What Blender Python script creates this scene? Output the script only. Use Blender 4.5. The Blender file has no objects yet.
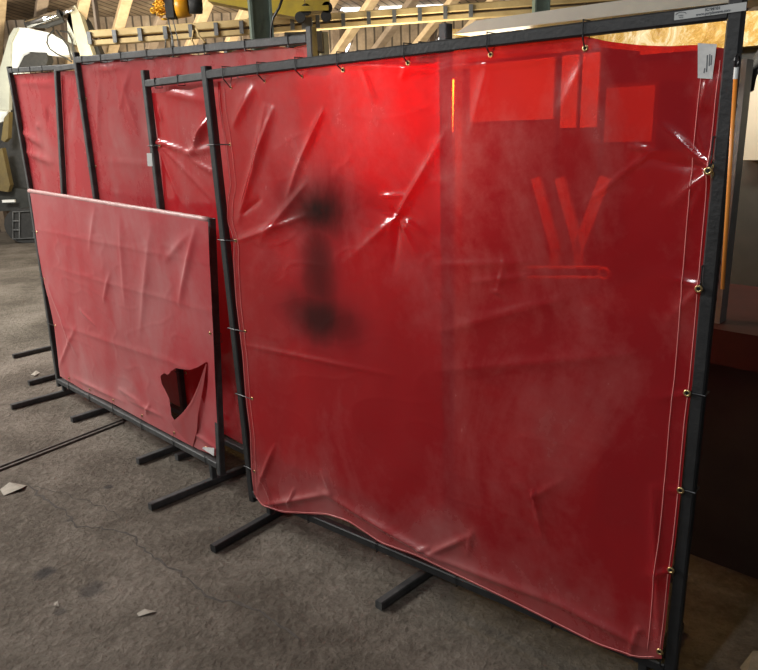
import bpy, bmesh, math, random
from mathutils import Vector, Matrix, noise
random.seed(4)
SC = bpy.context.scene
COL = SC.collection

# ------------------------------------------------------------------ camera
F, PITCH, ROLL, EYE = 716.49, 0.2844, 0.0338, 1.617
cp, sp, cr, sr = math.cos(PITCH), math.sin(PITCH), math.cos(ROLL), math.sin(ROLL)
cam_d = bpy.data.cameras.new('camera'); cam = bpy.data.objects.new('camera', cam_d); COL.objects.link(cam)
cam_d.sensor_fit = 'HORIZONTAL'; cam_d.sensor_width = 36.0; cam_d.lens = F / 758 * 36
cam_d.clip_start = 0.05; cam_d.clip_end = 200
cam.matrix_world = Matrix.Translation((0, 0, EYE)) @ Matrix.Rotation(math.pi / 2 - PITCH, 4, 'X') @ Matrix.Rotation(-ROLL, 4, 'Z')
SC.camera = cam

def ray(px, py):
    X, Y = (px - 379) / F, (335 - py) / F
    X, Y = X * cr + Y * sr, -X * sr + Y * cr
    return Vector((X, cp + Y * sp, -sp + Y * cp))
EYEV = Vector((0, 0, EYE))
def onz(px, py, z=0.0):
    r = ray(px, py); return EYEV + r * ((z - EYE) / r.z)
def ony(px, py, Y):
    r = ray(px, py); return EYEV + r * (Y / r.y)
DS = Vector((0.71, -0.7042, 0)).normalized()         # along the row of screens
DN = Vector((DS.y, -DS.x, 0))                         # out of the screens, to the open floor
def W(s, q, z=0.0): return DS * s + DN * q + Vector((0, 0, z))
def onq(px, py, q):
    r = ray(px, py); return EYEV + r * (q / r.dot(DN))
def onplane(px, py, o, n):
    r = ray(px, py); return EYEV + r * ((o - EYEV).dot(n) / r.dot(n))
def nearest(px, py, P):
    r = ray(px, py).normalized(); return EYEV + r * (P - EYEV).dot(r)

# ------------------------------------------------------------------ helpers
def tag(o, label=None, cat=None, group=None, kind=None):
    if label: o['label'] = label
    if cat: o['category'] = cat
    if group: o['group'] = group
    if kind: o['kind'] = kind
    return o
def empty(name, loc=(0, 0, 0), rz=0.0):
    o = bpy.data.objects.new(name, None); COL.objects.link(o)
    o.location = loc; o.rotation_euler = (0, 0, rz); o.empty_display_size = .1
    return o
def mat_of(o):
    return Matrix.Translation(o.location) @ Matrix.Rotation(o.rotation_euler.z, 4, 'Z')
def link(name, bm, mat, parent=None, smooth=False):
    """bm is in world coordinates when parent is an Empty with a transform: it is brought to the Empty's frame"""
    me = bpy.data.meshes.new(name)
    if smooth:
        for f in bm.faces: f.smooth = True
    bm.to_mesh(me); bm.free()
    me.materials.append(mat)
    o = bpy.data.objects.new(name, me); COL.objects.link(o)
    if parent is not None:
        root = parent
        while root.parent: root = root.parent
        if root.type == 'EMPTY': me.transform(mat_of(root).inverted())
        o.parent = parent
    return o
def rebase(o):
    """a thing that is one mesh: put its origin at its base centre"""
    vs = [v.co for v in o.data.vertices]
    c = Vector(((min(v.x for v in vs) + max(v.x for v in vs)) / 2, (min(v.y for v in vs) + max(v.y for v in vs)) / 2, min(v.z for v in vs)))
    o.data.transform(Matrix.Translation(-c)); o.location = c
    return o
def BM(): return bmesh.new()
def prism(bm, ring0, ring1, cap=True):
    a = [bm.verts.new(p) for p in ring0]; b = [bm.verts.new(p) for p in ring1]; n = len(a)
    for i in range(n): bm.faces.new((a[i], a[(i + 1) % n], b[(i + 1) % n], b[i]))
    if cap:
        bm.faces.new(a[::-1]); bm.faces.new(b)
def bar(bm, p0, p1, w, h=None, side=None, bev=0.12):
    """rectangular tube with rounded corners from p0 to p1; side = direction of width w"""
    h = h or w
    p0, p1 = Vector(p0), Vector(p1); ax = (p1 - p0).normalized()
    side = Vector(side) if side is not None else (Vector((0, 0, 1)) if abs(ax.z) < .9 else DS)
    u = (side - ax * side.dot(ax)).normalized(); v = ax.cross(u)
    b = bev * min(w, h); pts = []
    for sx, sy in ((1, 1), (-1, 1), (-1, -1), (1, -1)):
        cs = [(w / 2 - b, h / 2), (w / 2, h / 2 - b)] if sx * sy > 0 else [(w / 2, h / 2 - b), (w / 2 - b, h / 2)]
        if sx * sy > 0: cs = cs[::-1]
        else: cs = cs[::-1]
        for x, y in cs: pts.append((sx * x, sy * y))
    prism(bm, [p0 + u * x + v * y for x, y in pts], [p1 + u * x + v * y for x, y in pts])
def box(bm, c, sx, sy, sz, ux=None, uy=None, uz=None):
    c = Vector(c); ux = ux or Vector((1, 0, 0)); uy = uy or Vector((0, 1, 0)); uz = uz or Vector((0, 0, 1))
    f = lambda k: [c + ux * (x * sx / 2) + uy * (y * sy / 2) + uz * (k * sz / 2) for x, y in ((-1, -1), (1, -1), (1, 1), (-1, 1))]
    prism(bm, f(-1), f(1))
def tube(bm, pts, r, n=8, r1=None, closed=False):
    pts = [Vector(p) for p in pts]; rings = []
    for i, p in enumerate(pts):
        a = pts[i - 1] if (i or closed) else p; b = pts[(i + 1) % len(pts)] if (i < len(pts) - 1 or closed) else p
        t = (b - a).normalized()
        u = t.cross(Vector((0.13, 0.21, 1))).normalized(); v = t.cross(u)
        rr = r if r1 is None else r + (r1 - r) * i / max(1, len(pts) - 1)
        rings.append([bm.verts.new(p + (u * math.cos(k * 2 * math.pi / n) + v * math.sin(k * 2 * math.pi / n)) * rr) for k in range(n)])
    m = len(rings)
    for i in range(m if closed else m - 1):
        A, B = rings[i], rings[(i + 1) % m]
        for k in range(n): bm.faces.new((A[k], A[(k + 1) % n], B[(k + 1) % n], B[k]))
    if not closed:
        bm.faces.new(rings[0][::-1]); bm.faces.new(rings[-1])
def torus(bm, c, nrm, R, r, n=14, m=6):
    nrm = Vector(nrm).normalized(); u = nrm.cross(Vector((0, 0, 1)))
    u = (u if u.length > .1 else Vector((1, 0, 0))).normalized(); v = nrm.cross(u); rings = []
    for i in range(n):
        a = i * 2 * math.pi / n; d = u * math.cos(a) + v * math.sin(a)
        rings.append([bm.verts.new(Vector(c) + d * (R + r * math.cos(b)) + nrm * (r * math.sin(b))) for b in [k * 2 * math.pi / m for k in range(m)]])
    for i in range(n):
        A, B = rings[i], rings[(i + 1) % n]
        for k in range(m): bm.faces.new((A[k], A[(k + 1) % m], B[(k + 1) % m], B[k]))
def slab(bm, outline, off):
    """outline (3-D, coplanar) extruded by off"""
    prism(bm, outline, [Vector(p) + off for p in outline])

# ------------------------------------------------------------------ materials
def new_mat(name):
    m = bpy.data.materials.new(name); m.use_nodes = True; nt = m.node_tree; nt.nodes.clear()
    out = nt.nodes.new('ShaderNodeOutputMaterial'); return m, nt, out
def N(nt, t, **kw):
    n = nt.nodes.new(t)
    for k, v in kw.items():
        if k in n.inputs.keys(): n.inputs[k].default_value = v
        else: setattr(n, k, v)
    return n
def L(nt, a, b): nt.links.new(a, b)
def ramp(nt, src, stops):
    r = nt.nodes.new('ShaderNodeValToRGB'); e = r.color_ramp.elements
    while len(e) < len(stops): e.new(.5)
    for el, (p, c) in zip(e, stops): el.position = p; el.color = c if len(c) == 4 else (*c, 1)
    L(nt, src, r.inputs['Fac']); return r
def g(v): return (v, v, v)
def plain(name, col, col2=None, rough=.5, metal=0.0, scale=12, bump=0.0, bscale=60, spec=.5, detail=6):
    m, nt, out = new_mat(name)
    b = N(nt, 'ShaderNodeBsdfPrincipled', Roughness=rough, Metallic=metal)
    b.inputs['Specular IOR Level'].default_value = spec
    tc = N(nt, 'ShaderNodeTexCoord')
    if col2:
        n = N(nt, 'ShaderNodeTexNoise', Scale=scale, Detail=detail, Roughness=.65); L(nt, tc.outputs['Object'], n.inputs['Vector'])
        r = ramp(nt, n.outputs['Fac'], [(.35, col), (.68, col2)]); L(nt, r.outputs['Color'], b.inputs['Base Color'])
    else: b.inputs['Base Color'].default_value = (*col, 1)
    if bump:
        n2 = N(nt, 'ShaderNodeTexNoise', Scale=bscale, Detail=5); L(nt, tc.outputs['Object'], n2.inputs['Vector'])
        bp = N(nt, 'ShaderNodeBump', Strength=bump, Distance=.01); L(nt, n2.outputs['Fac'], bp.inputs['Height']); L(nt, bp.outputs['Normal'], b.inputs['Normal'])
    L(nt, b.outputs['BSDF'], out.inputs['Surface']); return m
def emit(name, col, s):
    m, nt, out = new_mat(name); e = N(nt, 'ShaderNodeEmission', Color=(*col, 1), Strength=s)
    L(nt, e.outputs['Emission'], out.inputs['Surface']); return m

def vinyl(name, red=(.42, .02, .03), dust=(.48, .26, .25), clear=.3, dust_lo=.5, dust_hi=.75, rough=.16, spec=1.0, soot=(), dust_low=0.0, tint=(.85, .02, .015), transl=.35, bump=.15):
    """red PVC film: dyed body that scatters and lets red light through, clear coat gloss, dust and soot"""
    m, nt, out = new_mat(name)
    tc = N(nt, 'ShaderNodeTexCoord'); P = tc.outputs['Object']
    mp = N(nt, 'ShaderNodeMapping'); mp.inputs['Scale'].default_value = (1.0, 1.0, .55); L(nt, P, mp.inputs['Vector'])
    n1 = N(nt, 'ShaderNodeTexNoise', Scale=3.2, Detail=7, Roughness=.6, Distortion=.6); L(nt, mp.outputs['Vector'], n1.inputs['Vector'])
    n2 = N(nt, 'ShaderNodeTexNoise', Scale=26, Detail=5, Roughness=.7); L(nt, P, n2.inputs['Vector'])
    mx = N(nt, 'ShaderNodeMath', operation='MULTIPLY_ADD'); mx.inputs[1].default_value = .25
    L(nt, n2.outputs['Fac'], mx.inputs[0]); L(nt, n1.outputs['Fac'], mx.inputs[2])
    src = mx.outputs[0]
    if dust_low:                                        # dirt splashed up from the floor: grows toward the bottom hem
        sx = N(nt, 'ShaderNodeSeparateXYZ'); L(nt, P, sx.inputs[0])
        mr = N(nt, 'ShaderNodeMapRange'); mr.inputs['From Min'].default_value = .40; mr.inputs['From Max'].default_value = .06
        mr.inputs['To Min'].default_value = 0; mr.inputs['To Max'].default_value = dust_low; L(nt, sx.outputs['Z'], mr.inputs['Value'])
        ad = N(nt, 'ShaderNodeMath', operation='ADD'); L(nt, src, ad.inputs[0]); L(nt, mr.outputs[0], ad.inputs[1]); src = ad.outputs[0]
    rd = ramp(nt, src, [(dust_lo, g(0)), (dust_hi, g(1))])
    cm = N(nt, 'ShaderNodeMix', data_type='RGBA'); cm.inputs[6].default_value = (*red, 1); cm.inputs[7].default_value = (*dust, 1)
    L(nt, rd.outputs['Color'], cm.inputs[0]); col = cm.outputs[2]
    sootv = None
    for (x, z, rx, rz, amt) in soot:
        s1 = N(nt, 'ShaderNodeMapping'); s1.inputs['Location'].default_value = (-x / rx, 0, -z / rz); s1.inputs['Scale'].default_value = (1 / rx, 0, 1 / rz)
        L(nt, P, s1.inputs['Vector'])
        ds = N(nt, 'ShaderNodeVectorMath', operation='LENGTH'); L(nt, s1.outputs['Vector'], ds.inputs[0])
        a = N(nt, 'ShaderNodeMath', operation='MULTIPLY_ADD'); a.inputs[1].default_value = .9
        L(nt, n1.outputs['Fac'], a.inputs[0]); L(nt, ds.outputs['Value'], a.inputs[2])
        rr = N(nt, 'ShaderNodeMapRange', interpolation_type='SMOOTHSTEP'); rr.inputs['From Min'].default_value = 1.45; rr.inputs['From Max'].default_value = .45
        rr.inputs['To Min'].default_value = 0; rr.inputs['To Max'].default_value = amt; L(nt, a.outputs[0], rr.inputs['Value'])
        if sootv is None: sootv = rr.outputs[0]
        else:
            mm = N(nt, 'ShaderNodeMath', operation='MAXIMUM'); L(nt, sootv, mm.inputs[0]); L(nt, rr.outputs[0], mm.inputs[1]); sootv = mm.outputs[0]
    if sootv is not None:
        c2 = N(nt, 'ShaderNodeMix', data_type='RGBA'); c2.inputs[7].default_value = (.026, .02, .018, 1)
        L(nt, sootv, c2.inputs[0]); L(nt, col, c2.inputs[6]); col = c2.outputs[2]
    bp = N(nt, 'ShaderNodeBump', Strength=bump, Distance=.004); L(nt, n1.outputs['Fac'], bp.inputs['Height'])
    df = N(nt, 'ShaderNodeBsdfDiffuse'); tl = N(nt, 'ShaderNodeBsdfTranslucent'); L(nt, col, df.inputs['Color']); L(nt, col, tl.inputs['Color'])
    m1 = N(nt, 'ShaderNodeMixShader'); m1.inputs[0].default_value = transl; L(nt, df.outputs[0], m1.inputs[1]); L(nt, tl.outputs[0], m1.inputs[2])
    tr = N(nt, 'ShaderNodeBsdfTransparent', Color=(*tint, 1))
    m2 = N(nt, 'ShaderNodeMixShader'); L(nt, m1.outputs[0], m2.inputs[1]); L(nt, tr.outputs[0], m2.inputs[2])
    cl = N(nt, 'ShaderNodeMath', operation='MULTIPLY_ADD'); cl.inputs[1].default_value = -clear * .8; cl.inputs[2].default_value = clear
    L(nt, rd.outputs['Color'], cl.inputs[0]); v = cl.outputs[0]
    if sootv is not None:
        iv = N(nt, 'ShaderNodeMath', operation='SUBTRACT', use_clamp=True); L(nt, v, iv.inputs[0]); L(nt, sootv, iv.inputs[1]); v = iv.outputs[0]
    L(nt, v, m2.inputs[0])
    gl = N(nt, 'ShaderNodeBsdfGlossy', Color=(1, 1, 1, 1)); L(nt, bp.outputs['Normal'], gl.inputs['Normal'])
    rg = N(nt, 'ShaderNodeMath', operation='MULTIPLY_ADD'); rg.inputs[1].default_value = .3; rg.inputs[2].default_value = rough
    L(nt, rd.outputs['Color'], rg.inputs[0]); L(nt, rg.outputs[0], gl.inputs['Roughness'])
    fr = N(nt, 'ShaderNodeFresnel', IOR=1.5); L(nt, bp.outputs['Normal'], fr.inputs['Normal'])
    fm = N(nt, 'ShaderNodeMath', operation='MULTIPLY', use_clamp=True); fm.inputs[1].default_value = spec; L(nt, fr.outputs[0], fm.inputs[0])
    if sootv is not None:
        f2 = N(nt, 'ShaderNodeMath', operation='MULTIPLY_ADD'); f2.inputs[1].default_value = -.9; f2.inputs[2].default_value = 1.0; L(nt, sootv, f2.inputs[0])
        f3 = N(nt, 'ShaderNodeMath', operation='MULTIPLY'); L(nt, fm.outputs[0], f3.inputs[0]); L(nt, f2.outputs[0], f3.inputs[1]); fm = f3
    m3 = N(nt, 'ShaderNodeMixShader'); L(nt, fm.outputs[0], m3.inputs[0]); L(nt, m2.outputs[0], m3.inputs[1]); L(nt, gl.outputs[0], m3.inputs[2])
    L(nt, m3.outputs[0], out.inputs['Surface']); return m

M = {}
M['black'] = plain('black_painted_tube', (.008, .009, .010), (.019, .020, .021), rough=.55, scale=20, bump=.15, bscale=90)
M['black_worn'] = plain('dusty_black_tube', (.02, .022, .023), (.06, .061, .06), rough=.6, scale=18, bump=.15, bscale=90)
M['brass'] = plain('brass', (.62, .47, .22), rough=.3, metal=1)
M['tie'] = plain('black_nylon', (.012, .012, .014), rough=.4)
M['hem'] = plain('vinyl_weld_line', (.72, .25, .24), rough=.25)
M['paper'] = plain('white_paper', (.62, .62, .6), (.45, .46, .46), rough=.6, scale=30)
M['ink'] = plain('grey_ink', (.08, .09, .1), rough=.7)
M['sticker'] = plain('silver_label', (.42, .43, .42), rough=.45)
M['cream'] = plain('cream_enamel', (.33, .31, .25), (.28, .265, .215), rough=.5, scale=5)
M['creamy_panel'] = plain('pale_green_enamel', (.45, .47, .40), (.36, .38, .33), rough=.45, scale=4)
M['graymetal'] = plain('grey_steel', (.13, .14, .14), (.2, .2, .2), rough=.5, metal=.3, scale=14)
M['darkmachine'] = plain('dark_green_grey_paint', (.016, .019, .017), (.03, .031, .028), rough=.5, scale=6)
M['darkred'] = plain('dark_maroon', (.045, .009, .008), (.025, .007, .006), rough=.45, scale=8)  # dark maroon tone of the machine bed
M['orange'] = plain('orange_fibreglass', (.8, .25, .03), (.75, .33, .08), rough=.35, scale=3)
M['yellowpaint'] = plain('yellow_crane_paint', (.55, .40, .03), (.38, .28, .04), rough=.45, scale=5)
M['hoist'] = plain('orange_yellow_enamel', (.85, .42, .02), (.7, .3, .01), rough=.35, scale=6)
M['chain'] = plain('yellow_chain', (.9, .5, .04), (.7, .32, .01), rough=.35, scale=30, metal=.3)
M['wood_light'] = plain('pale_timber', (.56, .43, .27), (.40, .29, .17), rough=.7, scale=7, bump=.3, bscale=25)
M['wood_grey'] = plain('weathered_timber', (.27, .21, .155), (.17, .125, .09), rough=.8, scale=5, bump=.3, bscale=20)
M['beam'] = plain('yellow_timber_beam', (.66, .50, .24), (.52, .37, .16), rough=.65, scale=5, bump=.2, bscale=20)
M['green'] = plain('grey_green_steel', (.15, .205, .17), (.11, .155, .13), rough=.55, scale=9)
M['white'] = plain('white_enamel', (.8, .82, .8), (.7, .72, .68), rough=.4, scale=4)
M['tan'] = plain('tan_enamel', (.45, .43, .31), (.34, .33, .24), rough=.5, scale=8)
M['chrome'] = plain('bright_steel', (.75, .77, .8), rough=.18, metal=1)
M['rubber'] = plain('black_rubber', (.016, .017, .017), (.035, .034, .032), rough=.7, scale=20)
M['rampaint'] = plain('worn_yellow_paint', (.15, .11, .035), (.10, .075, .03), rough=.6, scale=8)
M['scrap'] = plain('dirty_paper', (.33, .30, .25), (.24, .22, .18), rough=.8, scale=40)

# ------------------------------------------------------------------ floor
def floor_mat():
    m, nt, out = new_mat('dirty_concrete')
    tc = N(nt, 'ShaderNodeTexCoord'); P = tc.outputs['Object']
    b = N(nt, 'ShaderNodeBsdfPrincipled', Roughness=.85); b.inputs['Specular IOR Level'].default_value = .25
    n1 = N(nt, 'ShaderNodeTexNoise', Scale=1.6, Detail=8, Roughness=.65); n2 = N(nt, 'ShaderNodeTexNoise', Scale=22, Detail=8, Roughness=.75)
    n3 = N(nt, 'ShaderNodeTexNoise', Scale=90, Detail=4, Roughness=.7); vo = N(nt, 'ShaderNodeTexVoronoi', Scale=38)
    for n in (n1, n2, n3, vo): L(nt, P, n.inputs['Vector'])
    a = N(nt, 'ShaderNodeMath', operation='MULTIPLY_ADD'); a.inputs[1].default_value = .55; L(nt, n2.outputs['Fac'], a.inputs[0]); L(nt, n1.outputs['Fac'], a.inputs[2])
    r = ramp(nt, a.outputs[0], [(.5, (.055, .046, .036)), (.72, (.118, .10, .079)), (.95, (.23, .20, .165))])
    col = r.outputs['Color']
    for (px, py, rad, amt) in ((45, 573, .05, .75), (92, 590, .06, .6), (108, 487, .03, .7), (70, 520, .02, .5), (60, 612, .03, .5)):
        c = onz(px, py)
        mp = N(nt, 'ShaderNodeVectorMath', operation='DISTANCE'); mp.inputs[1].default_value = c; L(nt, P, mp.inputs[0])
        ad = N(nt, 'ShaderNodeMath', operation='MULTIPLY_ADD'); ad.inputs[1].default_value = rad * 1.2; L(nt, n2.outputs['Fac'], ad.inputs[0]); L(nt, mp.outputs['Value'], ad.inputs[2])
        mr = N(nt, 'ShaderNodeMapRange', interpolation_type='SMOOTHSTEP'); mr.inputs['From Min'].default_value = rad * 1.7; mr.inputs['From Max'].default_value = rad * 1.0
        mr.inputs['To Max'].default_value = amt; L(nt, ad.outputs[0], mr.inputs['Value'])
        cm = N(nt, 'ShaderNodeMix', data_type='RGBA'); cm.inputs[7].default_value = (.03, .03, .032, 1); L(nt, mr.outputs[0], cm.inputs[0]); L(nt, col, cm.inputs[6]); col = cm.outputs[2]
    L(nt, col, b.inputs['Base Color'])
    h = N(nt, 'ShaderNodeMath', operation='MULTIPLY_ADD'); h.inputs[1].default_value = .35; L(nt, n3.outputs['Fac'], h.inputs[0]); L(nt, n2.outputs['Fac'], h.inputs[2])
    h2 = N(nt, 'ShaderNodeMath', operation='MULTIPLY_ADD'); h2.inputs[1].default_value = .35; L(nt, vo.outputs['Distance'], h2.inputs[0]); L(nt, h.outputs[0], h2.inputs[2])
    bp = N(nt, 'ShaderNodeBump', Strength=.9, Distance=.03); L(nt, h2.outputs[0], bp.inputs['Height']); L(nt, bp.outputs['Normal'], b.inputs['Normal'])
    L(nt, b.outputs['BSDF'], out.inputs['Surface']); return m
M['floor'] = floor_mat()
bm = BM(); box(bm, (0, 6, -.1), 26, 24, .2)
floor = tag(link('floor', bm, M['floor']), kind='structure')
def crack(pix, w0, seed):
    rnd = random.Random(seed); bm = BM(); pts = []
    for (a, b) in zip(pix[:-1], pix[1:]):
        P, Q = onz(*a), onz(*b); k = max(2, int((Q - P).length / .03))
        for i in range(k): pts.append(P.lerp(Q, i / k) + Vector((rnd.uniform(-.012, .012), rnd.uniform(-.012, .012), 0)))
    pts.append(onz(*pix[-1])); L_, R_ = [], []
    for i, p in enumerate(pts):
        t = (pts[min(i + 1, len(pts) - 1)] - pts[max(i - 1, 0)]).normalized(); nn = Vector((-t.y, t.x, 0))
        w = w0 * rnd.uniform(.3, 1.2) * (1 if 0 < i < len(pts) - 1 else .1)
        L_.append(bm.verts.new(p + nn * w + Vector((0, 0, .0015)))); R_.append(bm.verts.new(p - nn * w + Vector((0, 0, .0015))))
    for i in range(len(pts) - 1): bm.faces.new((R_[i], R_[i + 1], L_[i + 1], L_[i]))
    link('crack', bm, M['crackdark'], floor)
M['crackdark'] = plain('crack_grime', (.045, .039, .033), (.09, .08, .068), rough=.95, scale=60)
crack([(28, 485), (50, 503), (68, 512), (78, 526), (105, 529), (130, 535), (150, 555), (178, 572), (205, 596), (235, 604), (262, 612), (300, 640)], .006, 1)
crack([(18, 490), (35, 487), (58, 492), (100, 505), (125, 523)], .002, 2)
crack([(0, 420), (40, 402), (60, 395)], .003, 5)
# an old steel floor track with grime along it
M['track'] = plain('rusty_steel', (.05, .042, .036), (.10, .085, .07), rough=.7, scale=25, bump=.3)
bm = BM(); a, b = onz(-40, 485), onz(122, 422); bar(bm, a + Vector((0, 0, .004)), b + Vector((0, 0, .004)), .05, .014, side=Vector((b - a).cross(Vector((0, 0, 1)))))
bar(bm, a + Vector((.02, .03, .009)), b + Vector((.02, .03, .009)), .012, .018, side=Vector((b - a).cross(Vector((0, 0, 1)))))
tag(link('trim_1', bm, M['track']), kind='structure')

# ------------------------------------------------------------------ screens
UP = Vector((0, 0, 1))
TW = .032
def smooth(t): return t * t * (3 - 2 * t)
def ridge_sum(x, z, ridges):
    d = 0.0
    for (ax, az, bx, bz, w, amp, tp) in ridges:
        dx, dz = bx - ax, bz - az; l2 = dx * dx + dz * dz + 1e-9
        t = ((x - ax) * dx + (z - az) * dz) / l2
        if t < -.25 or t > 1.25: continue
        px, pz = ax + dx * t, az + dz * t
        e2 = (x - px) ** 2 + (z - pz) ** 2
        if tp == 'fan':                      # narrow and high at a, wide and faint at b
            tt = min(max(t, 0), 1); ww = w * (.35 + 1.3 * tt); k = (1 - tt) * (1 if t >= 0 else max(0, 1 + t * 4))
        else:
            ww = w; k = math.sin(math.pi * min(max((t + .12) / 1.24, 0), 1)) ** .7
        if e2 < 12 * ww * ww: d += amp * k * 1.35 * math.exp(-math.sqrt(e2 / (.36 * ww * ww) + .12))
    return d
def resample(pts, n):
    ls = [0]
    for a, b in zip(pts[:-1], pts[1:]): ls.append(ls[-1] + math.hypot(b[0] - a[0], b[1] - a[1]))
    out = []
    for i in range(n + 1):
        t = ls[-1] * i / n; k = 0
        while k < len(ls) - 2 and ls[k + 1] < t: k += 1
        f = (t - ls[k]) / max(1e-9, ls[k + 1] - ls[k]); a, b = pts[k], pts[k + 1]
        out.append((a[0] + (b[0] - a[0]) * f, a[1] + (b[1] - a[1]) * f))
    # light smoothing of the polyline's corners
    for _ in range(max(2, n // 30)):
        out = [out[0]] + [((out[i - 1][0] + 2 * out[i][0] + out[i + 1][0]) / 4, (out[i - 1][1] + 2 * out[i][1] + out[i + 1][1]) / 4) for i in range(1, n)] + [out[-1]]
    return out

class Screen:
    def __init__(s, label, BL, BR, TL, TR, group='red vinyl welding screens', ground_l=None, ground_r=None):
        """corners of the tube frame: BL/BR post axis at the bottom rail, TL/TR at the top rail"""
        s.BL, s.BR, s.TL, s.TR = map(Vector, (BL, BR, TL, TR))
        d = s.BR - s.BL; d.z = 0; s.dir = d.normalized(); s.nrm = Vector((s.dir.y, -s.dir.x, 0))   # nrm points to the open floor
        rz = math.atan2(s.dir.y, s.dir.x)
        s.root = empty('welding_screen', (s.BL.x, s.BL.y, 0), rz); tag(s.root, label, 'welding screen', group)
        s.inv = mat_of(s.root).inverted()
    def P(s, x, z, off=0.0): return s.BL * 1 + s.dir * x + Vector((0, 0, z - s.BL.z)) + s.nrm * off
    poff = 0.0
    def loc(s, px, py, off=None):
        """pixel on the photograph -> (x along the screen, z) on its plane"""
        off = s.poff if off is None else off
        p = s.inv @ onplane(px, py, s.BL + s.nrm * off, s.nrm); return (p.x, p.z)
    def uv(s, px, py):
        x, z = s.loc(px, py); best = None
        for j in range(s.nv + 1):
            for i in range(s.nu + 1):
                e = (s.vs[j][i][0] - x) ** 2 + (s.vs[j][i][1] - z) ** 2
                if best is None or e < best[0]: best = (e, i / s.nu, j / s.nv)
        return best[1], best[2]
    def frame(s, mat, cap=.045, worn=None, foot_l=.10, foot_r=.10, foot_len=.66, foot_front=.33, rails=(1, 1), topmat=None, front_r=None):
        for (b, t) in ((s.BL, s.TL), (s.BR, s.TR)):
            bm = BM(); ax = (t - b).normalized(); bar(bm, b - ax * .04, t + ax * cap, TW, TW, side=s.dir); link('post', bm, mat, s.root)
        if rails[0]:
            bm = BM(); bar(bm, s.TL + s.dir * TW * .5, s.TR - s.dir * TW * .5, TW, TW, side=UP); link('top_rail', bm, topmat or mat, s.root)
        if rails[1]:
            bm = BM(); bar(bm, s.BL + s.dir * TW * .5, s.BR - s.dir * TW * .5, TW, TW, side=UP); link('bottom_rail', bm, mat, s.root)
        Ln = (s.BR - s.BL).length
        for x, ln, fr in ((foot_l, foot_len, foot_front), (Ln - foot_r, foot_len, front_r or foot_front)):
            base = s.BL + (s.BR - s.BL) * (x / Ln)
            a = Vector((base.x, base.y, .018)) + s.nrm * fr; b = a - s.nrm * ln
            bm = BM(); bar(bm, a, b, TW, TW, side=UP); f = link('foot', bm, mat, s.root)
            bm = BM(); bar(bm, Vector((base.x, base.y, .018 + TW / 2)), base - UP * TW * .5, TW * .8, TW * .8, side=s.dir); link('stub', bm, mat, f)
    def curtain(s, mat, left, right, top, bottom, nu, nv, ridges=(), off=0.0, amp=.006, seed=0, hole=None, offf=None, nscale=2.3, crease=0.0):
        """left/right run bottom->top, top/bottom run left->right, all in (x, z) on the screen's plane"""
        Lf, Rt, Tp, Bt = resample(left, nv), resample(right, nv), resample(top, nu), resample(bottom, nu)
        c00, c10, c01, c11 = Bt[0], Bt[-1], Tp[0], Tp[-1]
        s.grid = {}; bm = BM(); vs = []
        for j in range(nv + 1):
            v = j / nv; row = []
            for i in range(nu + 1):
                u = i / nu; q = []
                for k in (0, 1):
                    q.append((1 - v) * Bt[i][k] + v * Tp[i][k] + (1 - u) * Lf[j][k] + u * Rt[j][k]
                             - ((1 - u) * (1 - v) * c00[k] + u * (1 - v) * c10[k] + (1 - u) * v * c01[k] + u * v * c11[k]))
                row.append(q)
            vs.append(row)
        keep = None
        if hole:
            def inside(x, z):
                c = False; n = len(hole)
                for i in range(n):
                    (x0, z0), (x1, z1) = hole[i], hole[(i + 1) % n]
                    if (z0 > z) != (z1 > z) and x < (x1 - x0) * (z - z0) / (z1 - z0) + x0: c = not c
                return c
            keep = [[not inside((vs[j][i][0] + vs[j + 1][i + 1][0]) / 2, (vs[j][i][1] + vs[j + 1][i + 1][1]) / 2) for i in range(nu)] for j in range(nv)]
            for j in range(1, nv):
                for i in range(1, nu):
                    ks = [keep[j - 1][i - 1], keep[j - 1][i], keep[j][i - 1], keep[j][i]]
                    if any(ks) and not all(ks):          # snap the torn edge to its outline
                        x, z = vs[j][i]; best = None
                        for k in range(len(hole)):
                            (x0, z0), (x1, z1) = hole[k], hole[(k + 1) % len(hole)]
                            l2 = (x1 - x0) ** 2 + (z1 - z0) ** 2 + 1e-12; t = min(max(((x - x0) * (x1 - x0) + (z - z0) * (z1 - z0)) / l2, 0), 1)
                            c = (x0 + (x1 - x0) * t, z0 + (z1 - z0) * t); e = (c[0] - x) ** 2 + (c[1] - z) ** 2
                            if best is None or e < best[0]: best = (e, c)
                        vs[j][i] = list(best[1])
        def depth(x, z, u, v):
            e = min(1, 6 * min(u, 1 - u)) * min(1, 6 * min(v, 1 - v))
            n = noise.noise(Vector((x * nscale + seed * 7.3, z * nscale * .8, seed))) * amp * e
            n += noise.noise(Vector((x * 7 + seed, z * 5, seed + 3))) * amp * .35 * e
            if crease:
                r = abs(noise.noise(Vector((x * 3.1 + seed, z * 9, seed + 9)))); n += crease * math.exp(-(r / .05) ** 2) * e
            n += ridge_sum(x, z, ridges)
            return n + (offf(u, v) if offf else 0) + off
        s.depth = depth
        grid = [[bm.verts.new(s.P(vs[j][i][0], vs[j][i][1], depth(vs[j][i][0], vs[j][i][1], i / nu, j / nv))) for i in range(nu + 1)] for j in range(nv + 1)]
        for j in range(nv):
            for i in range(nu):
                if keep is None or keep[j][i]: bm.faces.new((grid[j][i], grid[j][i + 1], grid[j + 1][i + 1], grid[j + 1][i]))
        for v in [v for v in bm.verts if not v.link_faces]: bm.verts.remove(v)
        s.vs = vs; s.nu, s.nv = nu, nv
        s.cur = link('curtain', bm, mat, s.root, smooth=True)
        return s.cur
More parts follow.
